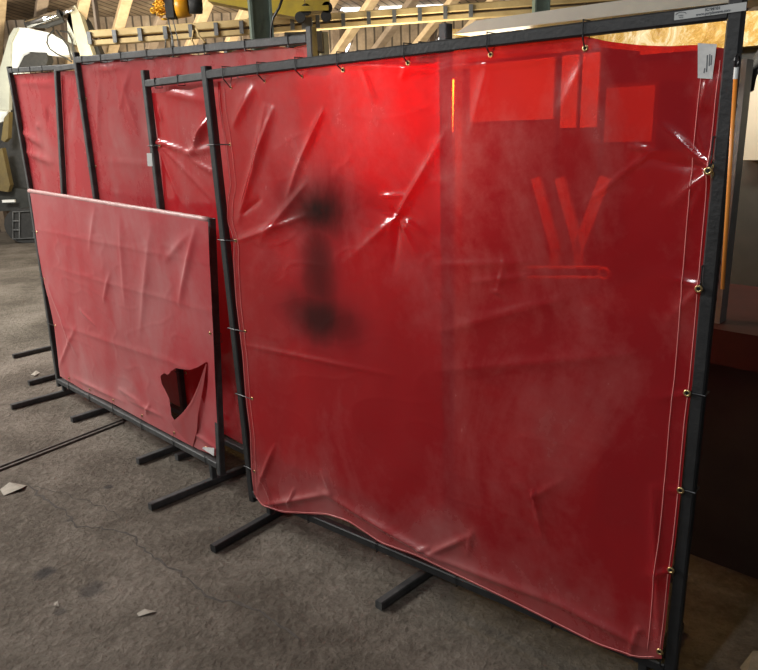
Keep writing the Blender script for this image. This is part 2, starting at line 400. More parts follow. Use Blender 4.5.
    def at(s, u, v, off=0.0):
        i, j = min(s.nu, max(0, round(u * s.nu))), min(s.nv, max(0, round(v * s.nv))); x, z = s.vs[j][i]
        return s.P(x, z, s.depth(x, z, i / s.nu, j / s.nv) + off)
    def grommet(s, u, v, tie_to=None, R=.011, hole=True):
        c = s.at(u, v, .0015); bm = BM(); torus(bm, c, s.nrm, R * .72, R * .32); gr = link('grommet', bm, M['brass'], s.cur, smooth=True)
        bm = BM(); ring = [c + (s.dir * math.cos(k * math.pi / 6) + UP * math.sin(k * math.pi / 6)) * R * .5 for k in range(12)]
        slab(bm, ring, s.nrm * .001); link('eyelet_hole', bm, M['tie'], s.cur)
        if tie_to is not None: s.tie(c, tie_to)
    def tie(s, c, p):
        """a cable tie from the eyelet round the tube whose axis passes p"""
        ax = s.dir if abs((c - p).z) > abs((c - p).dot(s.dir)) else UP
        w = (p - c); w -= ax * w.dot(ax); w -= s.nrm * w.dot(s.nrm); w = w.normalized() * (TW * .5 + .004) if w.length > .004 else UP * .02
        q = p + ax * (c - p).dot(ax); n = s.nrm * (TW * .5 + .003)
        pts = [c + s.nrm * .003, q - w + n, q + w + n, q + w - n, q - w - n]
        bm = BM(); tube(bm, pts, .0022, 6, closed=True); link('cable_tie', bm, M['tie'], s.root)
    def rail_ties(s, us, z_off=-.03):
        for u in us:
            p = s.TL.lerp(s.TR, u); bm = BM(); n = TW * .5 + .002
            pts = [p + s.nrm * n + UP * n, p - s.nrm * n + UP * n, p - s.nrm * n - UP * n * 1.4, p + s.nrm * n - UP * n * 1.4]
            tube(bm, pts, .003, 6, closed=True); link('cable_tie', bm, M['tie'], s.root)
    def hemline(s, pts, r=.0012, off=.003, name='hem_line'):
        bm = BM(); tube(bm, pts, r, 5); return link(name, bm, M['hem'], s.cur, smooth=True)

def ridges_px(sc, lst, gain=1.0):
    out = []
    for (x0, y0, x1, y1, w, amp, tp) in lst:
        a, b = sc.loc(x0, y0), sc.loc(x1, y1); out.append((a[0], a[1], b[0], b[1], w, amp * gain, tp))
    return out
def locs(sc, pts): return [sc.loc(*p) for p in pts]

# --- A: the large sooty screen nearest the camera
A0, A1 = Vector((-.5846, 2.8242, 0)), Vector((.7953, 1.6738, 0))
Z = lambda p, z: Vector((p.x, p.y, z))
SA = Screen('tall red vinyl welding screen nearest the camera, with a black burn smudge', nearest(253, 492, Z(A0, .115)), nearest(671, 669, Z(A1, .115)),
            nearest(207, 75, Z(A0, 1.83)), nearest(737, 11, Z(A1, 1.83)))
SA.poff = .012
SA.frame(M['black'], cap=.03, foot_l=.105, foot_r=.075, foot_front=.31, foot_len=.64)
sx = lambda px, py: SA.loc(px, py)
soot = []
for (px, py, rx, rz, am) in ((315, 208, 27, 25, 1.0), (318, 262, 13, 52, .8), (318, 318, 24, 19, .92), (345, 330, 22, 20, .28)):
    x, z = sx(px, py); x2, _ = sx(px + rx, py); _, z2 = sx(px, py - rz); soot.append((x, z, (x2 - x) * 2.75, (z2 - z) * 2.5, am))
M['vinyl_a'] = vinyl('sooty_red_vinyl', red=(.50, .017, .027), dust=(.44, .115, .115), tint=(.85, .035, .015), clear=.40, dust_lo=.60, dust_hi=1.32, rough=.12, soot=soot, dust_low=.34, spec=1.15, transl=.35)
RA = ridges_px(SA, [
    (268, 118, 240, 214, .018, .012, 'r'), (240, 214, 258, 200, .012, -.008, 'r'), (318, 118, 288, 190, .014, .010, 'r'), (302, 188, 262, 238, .022, .010, 'r'),
    (240, 240, 300, 218, .016, .010, 'r'), (232, 125, 250, 90, .03, .008, 'r'), (255, 165, 262, 110, .02, .006, 'r'),
    (397, 216, 452, 118, .017, .013, 'fan'), (397, 216, 340, 268, .022, .010, 'fan'), (397, 216, 445, 250, .02, .010, 'fan'), (397, 216, 350, 200, .03, -.008, 'fan'),
    (397, 216, 418, 258, .012, .010, 'fan'), (397, 222, 392, 280, .02, -.008, 'fan'), (390, 208, 404, 224, .010, -.012, 'r'), (380, 196, 402, 196, .008, .006, 'r'),
    (711, 169, 650, 118, .016, .013, 'fan'), (711, 169, 640, 160, .022, -.009, 'fan'), (711, 169, 660, 215, .02, .010, 'fan'), (711, 169, 690, 110, .014, .008, 'fan'),
    (711, 169, 675, 250, .02, .007, 'fan'), (701, 287, 640, 270, .02, .008, 'fan'), (701, 287, 660, 330, .02, .008, 'fan'), (689, 393, 640, 400, .02, .006, 'fan'),
    (648, 150, 628, 146, .006, .005, 'r'), (650, 152, 590, 200, .006, .004, 'r'), (708, 78, 700, 108, .009, .007, 'r'), (716, 76, 712, 110, .007, .006, 'r'),
    (537, 494, 546, 545, .012, .010, 'fan'), (537, 494, 580, 470, .02, .005, 'fan'), (537, 494, 515, 470, .02, .004, 'fan'),
    (248, 345, 380, 372, .012, .005, 'r'), (440, 265, 530, 262, .02, .005, 'r'), (470, 282, 530, 276, .012, .004, 'r'), (445, 330, 560, 300, .03, .006, 'r'), (444, 370, 620, 355, .03, .006, 'r'),
    (505, 262, 498, 292, .005, .005, 'r'), (492, 290, 503, 295, .006, .005, 'r'),
    (262, 485, 276, 448, .016, .010, 'r'), (270, 503, 330, 492, .018, .012, 'r'), (292, 505, 297, 488, .008, .009, 'r'), (275, 500, 262, 470, .01, .008, 'r'), (330, 492, 420, 545, .02, .012, 'r'), (335, 492, 325, 470, .01, .007, 'r'),
    (380, 520, 440, 556, .012, .010, 'r'), (420, 548, 432, 545, .007, .008, 'r'), (432, 552, 470, 535, .014, .010, 'r'), (470, 552, 474, 530, .008, .006, 'r'), (440, 555, 560, 600, .02, .010, 'r'),
    (640, 625, 632, 652, .006, .008, 'r'), (640, 625, 644, 630, .007, .006, 'r'), (560, 600, 640, 640, .02, .010, 'r'), (655, 500, 662, 640, .016, .008, 'r'), (672, 568, 640, 575, .018, .008, 'fan'), (682, 490, 650, 485, .018, .006, 'fan'),
    (488, 58, 470, 130, .02, .006, 'r'), (400, 78, 408, 60, .01, .006, 'r'), (360, 70, 372, 100, .01, .005, 'r'), (590, 50, 560, 110, .03, .006, 'r'), (345, 64, 440, 70, .012, .006, 'r'), (450, 66, 560, 58, .014, .006, 'r'),
], 1.3)
SA.curtain(M['vinyl_a'],
    left=locs(SA, [(257, 492), (254, 470), (252, 430), (247, 395), (243, 350), (236, 300), (233, 262), (233, 238), (226, 222), (226, 200), (229, 185), (223, 140), (217, 108), (215, 82)]),
    right=locs(SA, [(664, 655), (668, 620), (672, 575), (677, 540), (682, 490), (688, 420), (693, 380), (700, 300), (704, 250), (711, 170), (717, 110), (722, 68), (723, 48)]),
    top=locs(SA, [(215, 79), (262, 70), (300, 65), (340, 58), (400, 51), (440, 46), (488, 41), (540, 35), (580, 32), (605, 38), (640, 42), (670, 43), (695, 41), (723, 45)]),
    bottom=locs(SA, [(257, 492), (264, 503), (285, 511), (330, 513), (352, 520), (385, 542), (420, 554), (470, 578), (520, 602), (560, 622), (600, 642), (640, 655), (664, 655)]),
    nu=230, nv=250, ridges=RA, amp=.011, seed=1, off=.0, offf=lambda u, v: .030 * (1 - v), crease=.0008)
for (px, py) in ((711, 169), (700.5, 287), (689, 393), (682, 489), (672.5, 567), (663, 648)):
    u, v = SA.uv(px, py); SA.grommet(u, v, SA.BR.lerp(SA.TR, v), R=.0095)
for (px, py) in ((229, 145), (236, 240), (246, 330), (254, 398), (258, 470)):
    u, v = SA.uv(px, py); SA.grommet(u, v, SA.BL.lerp(SA.TL, v), R=.0065)
for (px, py) in ((228, 82), (262, 76), (300, 71), (340, 65), (407, 58), (490, 47.5), (585, 38.5)):
    u, v = SA.uv(px, py); SA.grommet(u, min(v, .985), SA.TL.lerp(SA.TR, u), R=.008 if px > 310 else .005)
for u in (.2, .4, .6, .8): 
    p = SA.BL.lerp(SA.BR, u); bm = BM(); n = TW * .5 + .003
    tube(bm, [p + SA.nrm * n + UP * n, p - SA.nrm * n + UP * n, p - SA.nrm * n - UP * n, p + SA.nrm * n - UP * n], .0025, 6, closed=True); link('cable_tie', bm, M['tie'], SA.root)
SA.hemline([SA.at(.974, v, .002) for v in [k / 60 for k in range(1, 60)]], .0010)
SA.hemline([SA.at(.996, v, .001) for v in [k / 60 for k in range(1, 60)]], .0011)
SA.hemline([SA.at(.02, v, .002) for v in [k / 60 for k in range(1, 60)]], .0010)
SA.hemline([SA.at(.003, v, .001) for v in [k / 60 for k in range(1, 60)]], .0012)
SA.hemline([SA.at(k / 80, .004, .001) for k in range(1, 80)], .0012)
# the maker's white tag welded on the film's upper corner
def quad_on(sc, px4, off):
    return [sc.P(*sc.loc(*p), off) for p in px4]
bm = BM(); slab(bm, quad_on(SA, [(697, 78), (711.5, 79), (716, 44), (697, 43)], SA.depth(*sx(705, 62), .95, .93) + .004), SA.nrm * .0008)
tg = link('fabric_tag', bm, M['paper'], SA.cur); tag(tg, 'white printed tag at the top right of the film')
bm = BM(); dd = SA.depth(*sx(705, 62), .95, .93) + .005
for (x, y0, y1) in ((706.6, 55, 72), (709.2, 54, 66), (711, 55, 65), (704, 68, 73)):
    a, b = SA.P(*sx(x, y0), dd), SA.P(*sx(x - .8, y1), dd); bar(bm, a, b, .0022, .0008, side=SA.dir)
link('print_lines', bm, M['ink'], tg)
# the silver label on the rail
u_r = (SA.TR - SA.TL).normalized(); v_r = SA.nrm.cross(u_r); v_r = v_r if v_r.z > 0 else -v_r
off = SA.nrm * (TW * .5 + .0012)
def on_rail(px, py): return onplane(px, py, SA.TR + off, SA.nrm)
La, Lb = on_rail(674.5, 16.3), on_rail(746.5, 6.2)
bm = BM(); cl = (La + Lb) / 2; hh = (on_rail(675, 12.2) - on_rail(675, 20.2)).length; slab(bm, [La - v_r * hh * .5, Lb - v_r * hh * .5, Lb + v_r * hh * .5, La + v_r * hh * .5], SA.nrm * .001)
lab = link('rail_label', bm, M['sticker'], SA.root); tag(lab, 'silver printed label on the end of the top rail')
def lettering(txt, c, size, xdir, ydir, nrm, mat, parent, name='lettering', bold=.0):
    cu = bpy.data.curves.new(name, 'FONT'); cu.body = txt; cu.size = size; cu.align_x = 'CENTER'; cu.align_y = 'CENTER'; cu.extrude = .0002; cu.offset = bold
    o = bpy.data.objects.new('tmp_text', cu); COL.objects.link(o)
    bpy.context.view_layer.update()
    me = bpy.data.meshes.new_from_object(o.evaluated_get(bpy.context.evaluated_depsgraph_get())); bpy.data.objects.remove(o); bpy.data.curves.remove(cu)
    m4 = Matrix((xdir, ydir, nrm)).transposed().to_4x4(); m4.translation = c; me.transform(m4); me.name = name
    bm = BM(); bm.from_mesh(me); bpy.data.meshes.remove(me); return link(name, bm, mat, parent)
ll = (Lb - La).length; ux = (Lb - La).normalized(); fo = SA.nrm * .0014
P_ = lambda t, v: La.lerp(Lb, t) + v_r * hh * v + fo
lettering('IC3M601', P_(.545, .24), hh * .5, ux, v_r, SA.nrm, M['ink'], lab, bold=.0003)
lettering('www.purplewave.com', P_(.555, -.2), hh * .47, ux, v_r, SA.nrm, M['ink'], lab, bold=.0002)
lettering('PURPLE', P_(.095, -.03), hh * .2, ux, v_r, SA.nrm, M['ink'], lab); lettering('WAVE', P_(.1, -.27), hh * .2, ux, v_r, SA.nrm, M['ink'], lab)
bm = BM(); tube(bm, [P_(.095 + .075 * math.cos(a), .1 + .3 * math.sin(a)) for a in [math.pi * (k / 12) for k in range(13)]], hh * .045, 5); link('logo_arc', bm, M['ink'], lab)

# --- B: the short torn screen
B0, B1 = Vector((-2.0953, 4.4508, 0)), Vector((-.719, 3.039, 0))
SB = Screen('short dusty red welding screen with a torn hole in its lower corner', nearest(59, 380, Z(B0, .112)), nearest(221, 466, Z(B1, .112)),
            nearest(31, 193, Z(B0, 1.25)), nearest(211, 223, Z(B1, 1.25)))
SB.poff = .006
SB.frame(M['black_worn'], cap=.02, foot_l=.07, foot_r=.08, foot_front=.33, foot_len=.7, topmat=M['black_worn'])
M['vinyl_b'] = vinyl('dusty_red_vinyl', red=(.50, .055, .068), dust=(.48, .17, .17), clear=.06, dust_lo=.46, dust_hi=.95, rough=.36, dust_low=.16, spec=.6, transl=.3)
M['vinyl_f'] = vinyl('creased_red_vinyl', red=(.42, .075, .08), dust=(.38, .13, .13), clear=.04, dust_lo=.5, dust_hi=.95, rough=.4, spec=.45, transl=.3)
hole = locs(SB, [(208, 361), (198, 367), (190, 370), (181, 369), (176, 368), (171, 371), (168, 375), (164, 373), (160.5, 376), (162, 383), (166, 390), (170, 398), (171.5, 407), (172, 415), (175, 420), (186, 412), (195, 401), (201, 396), (204, 404), (206, 396), (208, 380)])
RB = ridges_px(SB, [
    (195, 232, 180, 300, .03, .014, 'r'), (188, 235, 165, 260, .03, .008, 'r'), (110, 275, 105, 300, .02, .008, 'r'), (50, 290, 75, 350, .03, .010, 'r'), (62, 320, 70, 345, .015, .008, 'r'),
    (60, 325, 200, 372, .02, .004, 'r'), (80, 310, 95, 325, .012, .008, 'r'), (40, 230, 200, 262, .015, .003, 'r'), (55, 268, 205, 310, .015, .003, 'r'), (130, 400, 160, 415, .012, .01, 'r'),
    (150, 404, 146, 414, .01, .009, 'r'), (120, 390, 140, 402, .014, .009, 'r'), (75, 378, 120, 400, .018, .009, 'r'), (60, 365, 75, 330, .02, .008, 'r'), (185, 425, 215, 448, .014, .01, 'r'),
    (95, 210, 90, 250, .03, .006, 'r'), (120, 225, 125, 300, .04, .008, 'r'), (150, 235, 140, 330, .04, .008, 'r')])
SB.curtain(M['vinyl_b'],
    left=locs(SB, [(60, 376), (57, 350), (54, 325), (49, 302), (43, 278), (38, 250), (34, 220), (30, 193)]),
    right=locs(SB, [(219, 457), (217, 420), (215, 380), (213, 330), (211, 290), (209, 250), (208, 222)]),
    top=locs(SB, [(30, 192), (75, 199), (120, 207), (165, 214), (208, 222)]),
    bottom=locs(SB, [(60, 376), (85, 391), (110, 402), (130, 413), (150, 424), (180, 440), (200, 450), (219, 457)]),
    nu=170, nv=130, ridges=RB, amp=.009, seed=5, off=.006, hole=hole, crease=.0012)
# pale sleeve rolled round the top rail
bm = BM(); tube(bm, [SB.TL.lerp(SB.TR, k / 40) + UP * (.013 + .002 * noise.noise(Vector((k * .7, 0, 0)))) + SB.nrm * .006 for k in range(41)], .0135, 10)
M['sleeve'] = plain('dusty_pink_vinyl', (.50, .30, .28), (.36, .19, .18), rough=.45, scale=30)
link('sleeve', bm, M['sleeve'], SB.cur, smooth=True)
# the torn tongue of film hanging forward below the tear
bm = BM(); edge_l = locs(SB, [(207.5, 363), (202, 384), (195, 400), (186, 411), (177, 419), (170, 423)]); edge_r = locs(SB, [(208, 364), (206, 385), (203, 402), (200, 414), (199, 430), (193, 447)])
el, er = resample(edge_l, 24), resample(edge_r, 24); rows = []
for j in range(25):
    t = j / 24; row = []
    for i in range(17):
        k = i / 16; x = el[j][0] + (er[j][0] - el[j][0]) * k; z = el[j][1] + (er[j][1] - el[j][1]) * k
        row.append(bm.verts.new(SB.P(x, z, 
            min(1, (1 - t) * 5 + k * .25) * .006 + .0075 + .012 * math.sin(math.pi * t) * (1 - .4 * k) * (1 - t) * 1.6 + .006 * math.exp(-((k - .15) / .12) ** 2) * t * (1 - t))))
    rows.append(row)
for j in range(24):
    for i in range(16): bm.faces.new((rows[j + 1][i], rows[j + 1][i + 1], rows[j][i + 1], rows[j][i]))
tag(link('torn_flap', bm, M['vinyl_f'], SB.cur, smooth=True), 'torn tongue of film hanging under the hole')
for v in (.3, .55, .8): SB.grommet(.012, v, SB.BL.lerp(SB.TL, v), R=.007)
SB.grommet(.99, .55, SB.BR.lerp(SB.TR, .55), R=.007)
for u in (.08, .25, .42, .6, .78, .94):
    SB.grommet(u, .02, SB.BL.lerp(SB.BR, u), R=.007)
bm = BM(); slab(bm, quad_on(SB, [(205, 447.5), (216.5, 455), (217, 447), (206, 446)], .02), SB.nrm * .001)
tag(link('paper_tag', bm, M['paper'], SB.cur), 'small white tag in the bottom corner')

# --- S3: tall screen standing directly behind A
def tall(label, s0, q0, s1, q1, zt0, zt1, TL=None, **k):
    return Screen(label, W(s0, q0, .11), W(s1, q1, .11), TL or W(s0, q0, zt0), W(s1, q1, zt1), **k)
S3 = tall('tall red welding screen tucked behind the sooty nearest one, creased at its left tie', -3.29, -1.81, -1.47, -1.81, 1.842, 1.842)
S3.frame(M['black_worn'], cap=.06, foot_l=.056, foot_r=.05, foot_front=.325)
M['vinyl_c'] = vinyl('red_vinyl', red=(.66, .03, .04), dust=(.54, .14, .14), clear=.2, dust_lo=.6, dust_hi=1.1, rough=.14, transl=.4, spec=.9)
R3 = ridges_px(S3, [(154, 140, 190, 154, .010, .012, 'fan'), (190, 154, 212, 112, .016, .012, 'r'), (185, 153, 212, 148, .014, .010, 'r'), (154, 140, 222, 212, .010, .010, 'fan'), (154, 141, 205, 160, .010, .009, 'fan'),
    (154, 140, 195, 240, .02, .008, 'fan'), (205, 120, 196, 145, .02, .012, 'r'), (155, 90, 200, 100, .03, .008, 'r'), (160, 120, 156, 105, .016, .006, 'r'), (215, 175, 190, 160, .01, .008, 'r')], 1.7)
S3.curtain(M['vinyl_c'], left=[(.015, .16), (.03, .9), (.02, 1.25), (.04, 1.5), (.02, 1.80)], right=[(1.80, .16), (1.79, 1.0), (1.80, 1.80)],
           top=[(.02, 1.80)] + [(.02 + 1.78 * k / 16, 1.805 - .012 * (k % 2)) for k in range(1, 16)] + [(1.80, 1.80)], bottom=[(.015, .16), (.5, .13), (1.2, .14), (1.8, .16)],
           nu=150, nv=150, ridges=R3, amp=.009, seed=9, off=-.010)
for v in (.15, .5, .66, .85): S3.grommet(.012, v, S3.BL.lerp(S3.TL, v), R=.008)
S3.rail_ties([.06, .17, .28, .42, .6, .8, .95])
bm = BM(); slab(bm, [S3.P(*S3.loc(*p), TW * .5 + .001) for p in ((151, 166), (156, 166), (155, 153), (150, 153))], S3.nrm * .001); tag(link('post_label', bm, M['sticker'], S3.root), 'small grey label on the left post')

# --- S2: taller screen behind the short torn one
S2 = tall('tall red welding screen standing behind the short torn one, rail running to the green column', -4.125, -1.868, -2.17, -1.885, 2.015, 1.935)
S2.frame(M['black_worn'], cap=.04, foot_l=.07, foot_r=.02, foot_front=.37, front_r=.1)
M['vinyl_d'] = vinyl('faded_red_vinyl', red=(.46, .05, .06), dust=(.42, .16, .155), clear=.12, dust_lo=.58, dust_hi=1.05, rough=.25, transl=.35, spec=.6)
R2 = ridges_px(S2, [(90, 70, 120, 66, .02, .012, 'r'), (98, 80, 96, 140, .03, .008, 'r'), (120, 75, 135, 130, .03, .008, 'r'), (128, 70, 118, 110, .02, .007, 'r'), (165, 70, 170, 85, .02, .008, 'r'), (95, 160, 150, 165, .015, .004, 'r'), (96, 190, 155, 200, .012, .003, 'r')])
S2.curtain(M['vinyl_d'], left=[(.015, .16), (.02, 1.0), (.015, 2.0)], right=[(1.93, .16), (1.93, 1.0), (1.93, 1.92)],
           top=[(.015, 2.0)] + [(.015 + 1.915 * k / 18, 2.003 - .08 * k / 18 - .014 * (k % 2)) for k in range(1, 18)] + [(1.93, 1.92)], bottom=[(.015, .16), (.6, .13), (1.2, .14), (1.93, .16)],
           nu=140, nv=120, ridges=R2, amp=.007, seed=13, off=-.010)
S2.rail_ties([.05, .16, .27, .4, .52, .65, .8, .94])
for v in (.5, .7, .9): S2.grommet(.01, v, S2.BL.lerp(S2.TL, v), R=.007)

# --- S4: the screen whose post leans
S4 = Screen('red welding screen with a leaning post, partly hidden by the tall one', W(-5.0, -1.93, .11), W(-3.1, -1.99, .11), nearest(57, 69, W(-4.87, -2.07, 2.03)), W(-3.0, -2.09, 2.0))
S4.frame(M['black_worn'], cap=.0, foot_l=.06, foot_r=.03, foot_front=.35)
R4 = ridges_px(S4, [(66, 75, 70, 95, .02, .01, 'r'), (70, 120, 80, 180, .03, .006, 'r')])
tl4 = S4.inv @ S4.TL; lean = lambda u, v: -.14 * v
S4.curtain(M['vinyl_d'], left=[(.015, .16), (tl4.x * .5 + .02, 1.05), (tl4.x + .01, 1.99)], right=[(1.88, .16), (1.92, 1.0), (1.97, 1.96)],
           top=[(tl4.x + .01, 1.99), (1.0, 1.97), (1.97, 1.96)], bottom=[(.015, .16), (.6, .14), (1.2, .14), (1.88, .16)], nu=100, nv=90, ridges=R4, amp=.006, seed=17, off=-.010, offf=lean)
# --- S1: leftmost screen
S1 = tall('leftmost red welding screen, its left post in front of the white machine', -5.80, -2.13, -3.85, -2.16, 2.085, 2.0)
S1.TL = nearest(10, 71, S1.TL)
S1.frame(M['black_worn'], cap=.03, foot_l=.13, foot_r=.06, foot_front=.39)
R1 = ridges_px(S1, [(22, 132, 40, 144, .03, .016, 'r'), (26, 152, 50, 162, .03, .014, 'r'), (34, 125, 40, 128, .012, .01, 'r'), (46, 110, 47, 125, .02, -.012, 'r'), (20, 82, 50, 84, .02, .008, 'r')], 1.6)
S1.curtain(M['vinyl_d'], left=[(.03, .16), (.0, 1.0), (-.01, 2.065)], right=[(1.93, .16), (1.93, 1.95)], top=[(-.01, 2.065), (.3, 2.05), (1, 2.02), (1.93, 1.95)], bottom=[(.03, .16), (1, .14), (1.93, .16)],
           nu=100, nv=100, ridges=R1, amp=.008, seed=21, off=-.010)
S1.rail_ties([.04, .1, .2, .3])

# ------------------------------------------------------------------ machine behind the sooty screen, seen at its right edge and through the film
mach = empty('sheet_metal_machine', W(-.3, -2.9, 0), math.atan2(DS.y, DS.x)); tag(mach, 'dark industrial machine behind the sooty screen, with a long cream overhead arm', 'machine')
def sqz(bm, s0, s1, q0, q1, z0, z1): box(bm, W((s0 + s1) / 2, (q0 + q1) / 2, (z0 + z1) / 2), s1 - s0, abs(q1 - q0), z1 - z0, DS, DN, UP)
pt = onq(703, 327, -2.4); ztop = pt.z
bm = BM(); sqz(bm, -1.35, .9, -3.3, -2.4, ztop - .12, ztop); link('bed', bm, M['darkred'], mach)
bm = BM(); sqz(bm, -1.25, .8, -3.2, -2.52, .0, ztop - .12); link('plinth', bm, M['darkmachine'], mach)
bm = BM(); sqz(bm, -1.5, .9, -3.32, -3.12, ztop, 1.47); link('back_housing', bm, M['darkmachine'], mach)
zc0, zc1 = onq(752, 160, -3.05).z, onq(752, 75, -3.05).z; print('panel', zc0, zc1, 'ztop', ztop, W(0,0))
sc0 = onq(744, 120, -3.05).dot(DS)
bm = BM(); sqz(bm, sc0, sc0 + .9, -3.3, -3.05, zc0, zc1); link('side_panel', bm, M['cream'], mach)
# perforated grey upright
a, b = onq(741, 66, -2.5), onq(723, 330, -2.5); a = onq(742, 70, -2.5)
sa = a.dot(DS); bm = BM(); sqz(bm, sa - .022, sa + .022, -2.53, -2.47, ztop, a.z + .03); up = link('upright', bm, M['graymetal'], mach)
for k in range(14):
    z = ztop + .08 + k * .062
    if z < a.z: bm = BM(); sqz(bm, sa - .006, sa + .006, -2.4698, -2.4685, z, z + .012); link('bolt_hole', bm, M['tie'], up)
# cream overhead arm with a sloped nose
qa = -2.02
lo0, lo1 = onq(453, 34.5, qa), onq(760, -1, qa); hi0, hi1 = onq(476, 20.5, qa), onq(640, -2, qa)
hi2 = hi0 + (hi1 - hi0) * 2.2
lo1 = lo0 + (lo1 - lo0) * 1.25
hi2 = Vector((lo1.x, lo1.y, hi0.z + (hi1.z - hi0.z) * 1.6))
bm = BM(); slab(bm, [lo0, lo1, hi2, hi0], -DN * .14); link('overhead_arm', bm, M['cream'], mach)
bm = BM(); e = lo1 - DN * .07 - DS * .08; bar(bm, Vector((e.x, e.y, e.z + .05)), e - DN * .95 + UP * .0, .09, .09); bar(bm, Vector((e.x, e.y, e.z + .03)) - DN * .95, Vector((e.x, e.y, ztop)) - DN * .95, .1, .1); link('arm_column', bm, M['darkmachine'], mach)
bm = BM(); tube(bm, [onq(748, 90, -2.6), onq(752, 72, -2.58), onq(757, 62, -2.6), onq(764, 50, -2.7), onq(772, 70, -2.8)], .018, 8); link('hose', bm, M['rubber'], mach, smooth=True)
# pale V bracket and pipes on the machine, seen only through the film
bm = BM(); qv = -3.08
def strut(bm, a, b, w, q): P, Q = onq(*a, q), onq(*b, q); bar(bm, P, Q, w, .03, side=DS)
strut(bm, (536, 178), (556, 250), .05, qv); strut(bm, (560, 178), (580, 252), .05, qv); strut(bm, (606, 178), (578, 252), .06, qv); bar(bm, onq(556, 252, qv), onq(556, 252, qv) + Vector((0, 0, ztop - onq(556, 252, qv).z)), .05, .03, side=DS)
bar(bm, onq(580, 252, qv), onq(580, 252, qv) + Vector((0, 0, ztop - onq(580, 252, qv).z)), .05, .03, side=DS)
link('bracket', bm, M['cream'], mach)
bm = BM()
for y in (268, 278): tube(bm, [onq(528, y, -3.0), onq(600, y, -3.0)], .012, 8)
torus(bm, onq(604, 274, -3.0), DN, .025, .01)
link('pipework', bm, M['cream'], mach, smooth=True)

# tall pale panels standing behind the machine (lit by the lamp there)
M['locker_dim'] = plain('dimmed_locker_cream', (.22, .2, .17), (.17, .15, .12), rough=.5, scale=3)  # locker cream darkened: the third locker's dimmer light is put into its colour
M['panel'] = plain('cream_locker_paint', (.62, .55, .42), (.52, .45, .34), rough=.5, scale=3)
def locker(px0, py0, px1, py1, q, label, doors=1, mat='panel'):
    a, b = onq(px0, py0, q), onq(px1, py1, q); s0, s1 = a.dot(DS), b.dot(DS)
    z1 = a.z; t = empty('locker', W((s0 + s1) / 2, q - .2, 0), math.atan2(DS.y, DS.x)); tag(t, label, 'locker')
    bm = BM(); sqz(bm, s0, s1, q - .4, q, 0, z1); link('body', bm, M['darkmachine'], t)
    zb = onq(px0, py1, q).z; w = (s1 - s0) / doors
    for k in range(doors):
        bm = BM(); sqz(bm, s0 + k * w + .012, s0 + (k + 1) * w - .012, q, q + .015, zb, z1 - .02); d = link('door', bm, M[mat], t)
    return t
locker(470, 62, 556, 122, -3.55, 'cream topped locker behind the red film, just right of the glowing strip lamp')
locker(562, 52, 600, 128, -3.55, 'narrow two door locker seen dimly through the red film, middle one', 2)
locker(606, 84, 655, 142, -3.55, 'lower cream locker seen dimly through the red film, nearest the right post', mat='locker_dim')
# vertical strip lamp seen as a yellow stripe through the film
tl = empty('strip_lamp', W(onq(452, 90, -2.3).dot(DS), -2.3, 0), math.atan2(DS.y, DS.x)); tag(tl, 'glowing yellow upright strip lamp behind the red film beside the post', 'lamp')
p0, p1 = onq(447, 80, -2.3), onq(449, 156, -2.3)
bm = BM(); tube(bm, [p1, p0], .012, 10, r1=.028); link('tube', bm, emit('yellow_glow', (1, .6, .1), 170), tl, smooth=True)
bm = BM(); base = Vector((p1.x, p1.y, 0)); bar(bm, base, p1, .02, .02, side=DS); link('stand', bm, M['tie'], tl)
bm = BM(); sqz(bm, base.dot(DS) - .12, base.dot(DS) + .12, -2.42, -2.18, 0, .02); link('foot', bm, M['tie'], tl)

# orange rod behind the right post
r0, r1 = onq(735.5, 78, -1.72), onq(722.5, 289, -1.72)
bm = BM(); tube(bm, [r0, r1], .0046, 10); tag(rebase(link('marker_rod', bm, M['orange'], None, smooth=True)), 'thin orange rod hanging upright just behind the right-hand black post', 'rod')
bm = BM(); tube(bm, [r0 + UP * .022, r0 - UP * .002], .005, 10); bm2 = link('rod_clip', bm, M['white'], bpy.data.objects['marker_rod']) 
bm2.data.transform(Matrix.Translation(-bpy.data.objects['marker_rod'].location))
bm = BM(); torus(bm, r0 + UP * .035, DS, .012, .003)
o = link('hook', bm, M['tie'], bpy.data.objects['marker_rod']); o.data.transform(Matrix.Translation(-bpy.data.objects['marker_rod'].location))

# ------------------------------------------------------------------ building behind
def gold_mat():
    m, nt, out = new_mat('film_faced_insulation')
    tc = N(nt, 'ShaderNodeTexCoord'); b = N(nt, 'ShaderNodeBsdfPrincipled', Roughness=.22)
    n = N(nt, 'ShaderNodeTexNoise', Scale=5, Detail=8, Roughness=.7, Distortion=1.2); L(nt, tc.outputs['Object'], n.inputs['Vector'])
    r = ramp(nt, n.outputs['Fac'], [(.40, (.36, .19, .02)), (.52, (.55, .34, .08)), (.66, (.85, .74, .5))]); L(nt, r.outputs['Color'], b.inputs['Base Color'])
    bp = N(nt, 'ShaderNodeBump', Strength=.6, Distance=.05); L(nt, n.outputs['Fac'], bp.inputs['Height']); L(nt, bp.outputs['Normal'], b.inputs['Normal'])
    L(nt, b.outputs['BSDF'], out.inputs['Surface']); return m
M['gold'] = gold_mat()
qg = -4.6
G_ = lambda x, y: onq(x, y, qg)
bm = BM(); slab(bm, [G_(452, 70), G_(452, 29), G_(800, 8), G_(800, 42)], -DN * .12); tag(link('wall_right', bm, M['gold']), kind='structure')
a, b = G_(452, 70), G_(800, 44)
bm = BM(); slab(bm, [Vector((a.x, a.y, 0)), Vector((b.x, b.y, 0)), G_(800, 20), G_(452, 36)], -DN * .1); o = link('wall_back_right', bm, M['darkmachine']); o.location = -DN * .13; tag(o, kind='structure')

